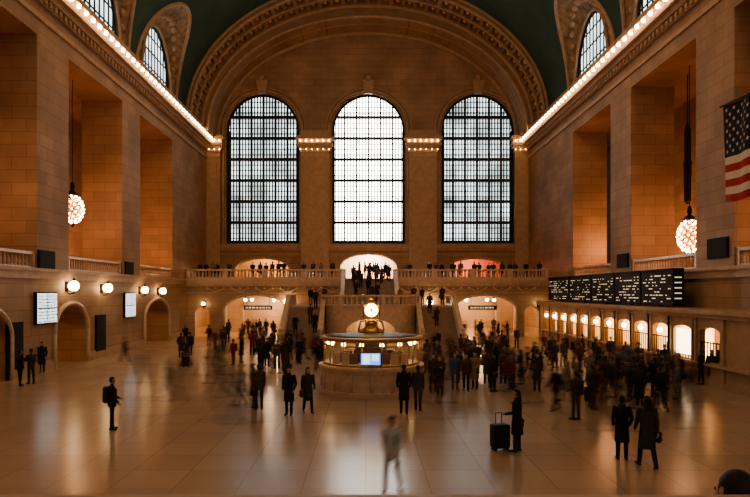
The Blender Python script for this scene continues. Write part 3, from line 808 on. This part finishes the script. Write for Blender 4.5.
P(701,385,0,40,'black'); P(712,386,1,150,'char',mv=.1); P(727,384,4,-90,'brown'); P(744,381,0,180,'black')
P(600,394,1,0,'black',mv=.1); P(612,398,0,40,'black',mv=.2); P(628,402,2,120,'char',mv=.3); P(640,406,0,-30,'black',mv=.1); P(655,398,4,0,'black'); P(667,402,1,60,'navy',mv=.3); P(660,412,2,20,'black',mv=.2)
P(242,406,2,90,'char',mv=.45); P(392,491,6,160,'pale',tr=2,sc=1.0,hr=3,mv=.5)
for px,py,v,yw,c,g in ((232,420,9,90,'char',2.0),(172,402,9,80,'black',.9),(160,398,2,85,'char',1.2),(450,372,9,-90,'tan',.9),
                     (590,432,9,-90,'brown',1.8),(684,430,9,-90,'char',1.2),(350,424,9,80,'brown',2.4),(436,420,2,90,'tan',1.8),(215,384,2,80,'black',.8),(205,376,9,-80,'char',.7),
                     (226,398,9,80,'black',.9),(250,424,2,95,'char',1.4),(440,404,9,-85,'black',.8),(528,404,2,85,'char',.8),(140,384,2,80,'black',1.0),(690,404,2,-80,'black',.7)):
    P(px,py,v,yw,c,mv=g)
def ok(x,y,z,d=.62): return all((x-a)**2+(y-b)**2>d*d or abs(z-c)>1.5 for a,b,c in placed)
wts=['black']*8+['char']*7+['navy']*3+['brown']*4+['olive']*2+['grey']*2+['tan','blue','red']
def rnd(x,y,z,vs=(0,1,2,3,4,5,6,7,9),yaw=None,d=.62,g=.0):
    if not ok(x,y,z,d): return
    v=random.choice(vs); mv=0
    if g>0:
        mv=random.choice([.3,.5,.8,1.1])*random.uniform(.7,1.2) if (v in (2,3,6,9) or random.random()<.25) else random.choice([0.04,.1,.16,.22])
    person(x,y,z,v,random.uniform(0,360) if yaw is None else yaw+random.uniform(-25,25),random.choice(wts),
           random.uniform(.92,1.05),random.choice([0,0,0,1,2]),random.choice([0,0,1,2]),random.choice([0,0,1,1,2,3]),random.choice([0,0,1,2]),mv)
for (x0,x1,y0,y1,n) in ((212,322,343,368,38),(425,545,346,392,62),(590,682,372,410,46),(548,700,352,374,40),(150,210,345,356,3),(422,470,368,392,12),(240,322,352,384,14),(595,655,378,408,16),(500,600,370,398,14)):
    for i in range(n):
        py=random.uniform(y0,y1); px=random.uniform(x0,x1); y=YF(py); x=XX(px,y)
        if LX0-.6<x<LX1+.6 and y>50.3: continue
        if y>62 : continue
        if (x-BX)**2+(y-BY)**2<10 : continue
        if x>15.9: continue
        rnd(x,y,0,g=1)
for i in range(28):
    c=random.choice((-11.4,12.3)); rnd(c+random.uniform(-2.7,2.7),random.uniform(60,72),0,g=1)
for i in range(54):
    x=random.uniform(XL+.7,XR-.7)
    if CS0-.8<x<CS1+.8: continue
    rnd(x,YB+random.choice([.62,.62,.62,1.6]),6.0,(8,8,8,0,4,1,7),180,.45)
for i in range(16): rnd(random.uniform(CS0+.5,CS1-.5),random.uniform(67.5,73),6.0,(0,1,2,3,4))
for i in range(20):
    k=random.randint(1,14); rnd(random.uniform(CS0+.45,CS1-.45),61.4+(k+.5)*run,LZ+(k+1)*rise,(0,1,4,7),180,.5)
for i in range(6): rnd(random.uniform(LX0+.6,LX1-.6),random.uniform(57.6,60.6),LZ,(0,1,4,7),180)
for i in range(6):
    k=random.randint(1,17); a,b=random.choice(((LX0,IL),(IR,LX1))); rnd(random.uniform(a+.5,b-.5),57-(k+.5)*fd,LZ-(k+1)*fr,(0,1,4,7),180,.6)
person(XX(738,3.0),3.0,1.99,0,10,'black',1.0,hr=0)

SUIT=pmat('suitcase_shell',(.014,.014,.016),.5)
def suitcase(px,py,yaw=10,s=1.0):
    y=YF(py); e=empty('suitcase',(XX(px,y),y,0)); e.rotation_euler=(0,0,math.radians(yaw)); e.scale=(s,s,s)
    m=MB(); 
    def rb(x0,x1,y0,y1,z0,z1,r):
        ring=[]
        for (cx_,cz_,a0) in ((x1-r,z1-r,0),(x0+r,z1-r,90),(x0+r,z0+r,180),(x1-r,z0+r,270)):
            for k in range(4):
                t=math.radians(a0+30*k); ring.append((cx_+r*math.cos(t),cz_+r*math.sin(t)))
        n=len(ring); vs=[(a,yy,b) for yy in (y0,y1) for a,b in ring]
        m.add(vs,[tuple(range(n)),tuple(range(n,2*n))]+[(i,(i+1)%n,n+(i+1)%n,n+i) for i in range(n)],0)
    rb(-.24,.24,-.13,.13,.07,.72,.05); rb(-.20,.20,-.155,-.12,.12,.42,.04); rb(-.20,.20,-.15,-.12,.46,.68,.03)
    for x in (-.18,.18):
        for yy in (-.09,.09): m.caps((x-.012,yy,.036),(x+.012,yy,.036),.036,.036,1); m.box(x-.02,x+.02,yy-.02,yy+.02,.04,.09,1)
    m.tube([(-.09,.08,.7),(-.09,.08,1.02),(.09,.08,1.02),(.09,.08,.7)],.012,1)
    m.build('body',[SUIT,BLACK],e)
suitcase(500,450,15,1.05); suitcase(186,367,0,.9); suitcase(590,402,30,.9)

# ---------------------------------------------------------------- lights
def light(kind,loc,e,col,size=1,rot=(0,0,0),sy=None,name='lamp'):
    l=bpy.data.lights.new(name,kind); l.energy=e; l.color=col
    if kind=='AREA':
        l.size=size
        if sy: l.shape='RECTANGLE'; l.size_y=sy
    else: l.shadow_soft_size=size
    o=bpy.data.objects.new(name,l); o.location=loc; o.rotation_euler=rot; bpy.context.scene.collection.objects.link(o); return o
W=(1,.66,.38)
light('AREA',(0,22,33),900,W,8,(math.radians(8),0,0),10,'overhead_fill_light')  # soft warm fill added high out of view, to brighten hall and floor
light('AREA',(0,44,34.5),1600,W,8,(math.radians(8),0,0),10,'overhead_fill_light')  # second added fill, also out of view
for c in (-11.4,12.3):
    light('POINT',(c,70.5,4.6),950,(1,.64,.34),.25,name='passage_light'); light('POINT',(c,79.5,4.2),1200,(1,.7,.4),.25,name='passage_light')
for c in (-16.9,17.1): light('POINT',(c,69.5,4.6),200,(1,.55,.26),.2,name='passage_light')
light('POINT',(-12.2,79.5,8.6),1100,(1,.62,.32),.2,name='passage_light')
light('POINT',(.3,79.5,8.8),4500,(1,.9,.75),.2,name='passage_light')
light('POINT',(13,79.5,8.6),1100,(1,.30,.22),.2,name='passage_light')
light('POINT',(.4,56.2,2.7),200,(1,.66,.36),.12,name='arch_light')
for y in (40.4,57,31): light('POINT',(-24,y,4.6),260,(1,.55,.25),.2,name='corridor_light')
for s,B in ((-1,BL),(1,BR)):
    for c in B[-2:]: light('POINT',(s*23.8,c-1,8.4),360,(1,.43,.19),.3,name='gallery_light')
light('POINT',(-20.4,BL[-1]-2,8.6),340,(1,.45,.21),.15,name='gallery_light')
light('POINT',(21.2,BR[-1]+2.2,8.6),340,(1,.45,.21),.15,name='gallery_light')
wd=bpy.data.worlds.new('World'); bpy.context.scene.world=wd; wd.use_nodes=True
wd.node_tree.nodes['Background'].inputs[0].default_value=(.6,.7,.8,1); wd.node_tree.nodes['Background'].inputs[1].default_value=.3

sc=bpy.context.scene
sc.frame_set(1)
sc.render.use_motion_blur=True; sc.render.motion_blur_shutter=1.0
try: sc.view_settings.look='AgX - Medium High Contrast'
except Exception as ex: print(ex)
cam=bpy.data.cameras.new('camera'); co=bpy.data.objects.new('camera',cam); bpy.context.scene.collection.objects.link(co)
co.location=(0,0,H); co.rotation_euler=(math.radians(90),0,0); cam.lens=36*F/750; cam.sensor_width=36
cam.shift_y=43.5/750; cam.shift_x=9/750; cam.clip_start=.05; cam.clip_end=300
bpy.context.scene.camera=co
print('people',len(placed))
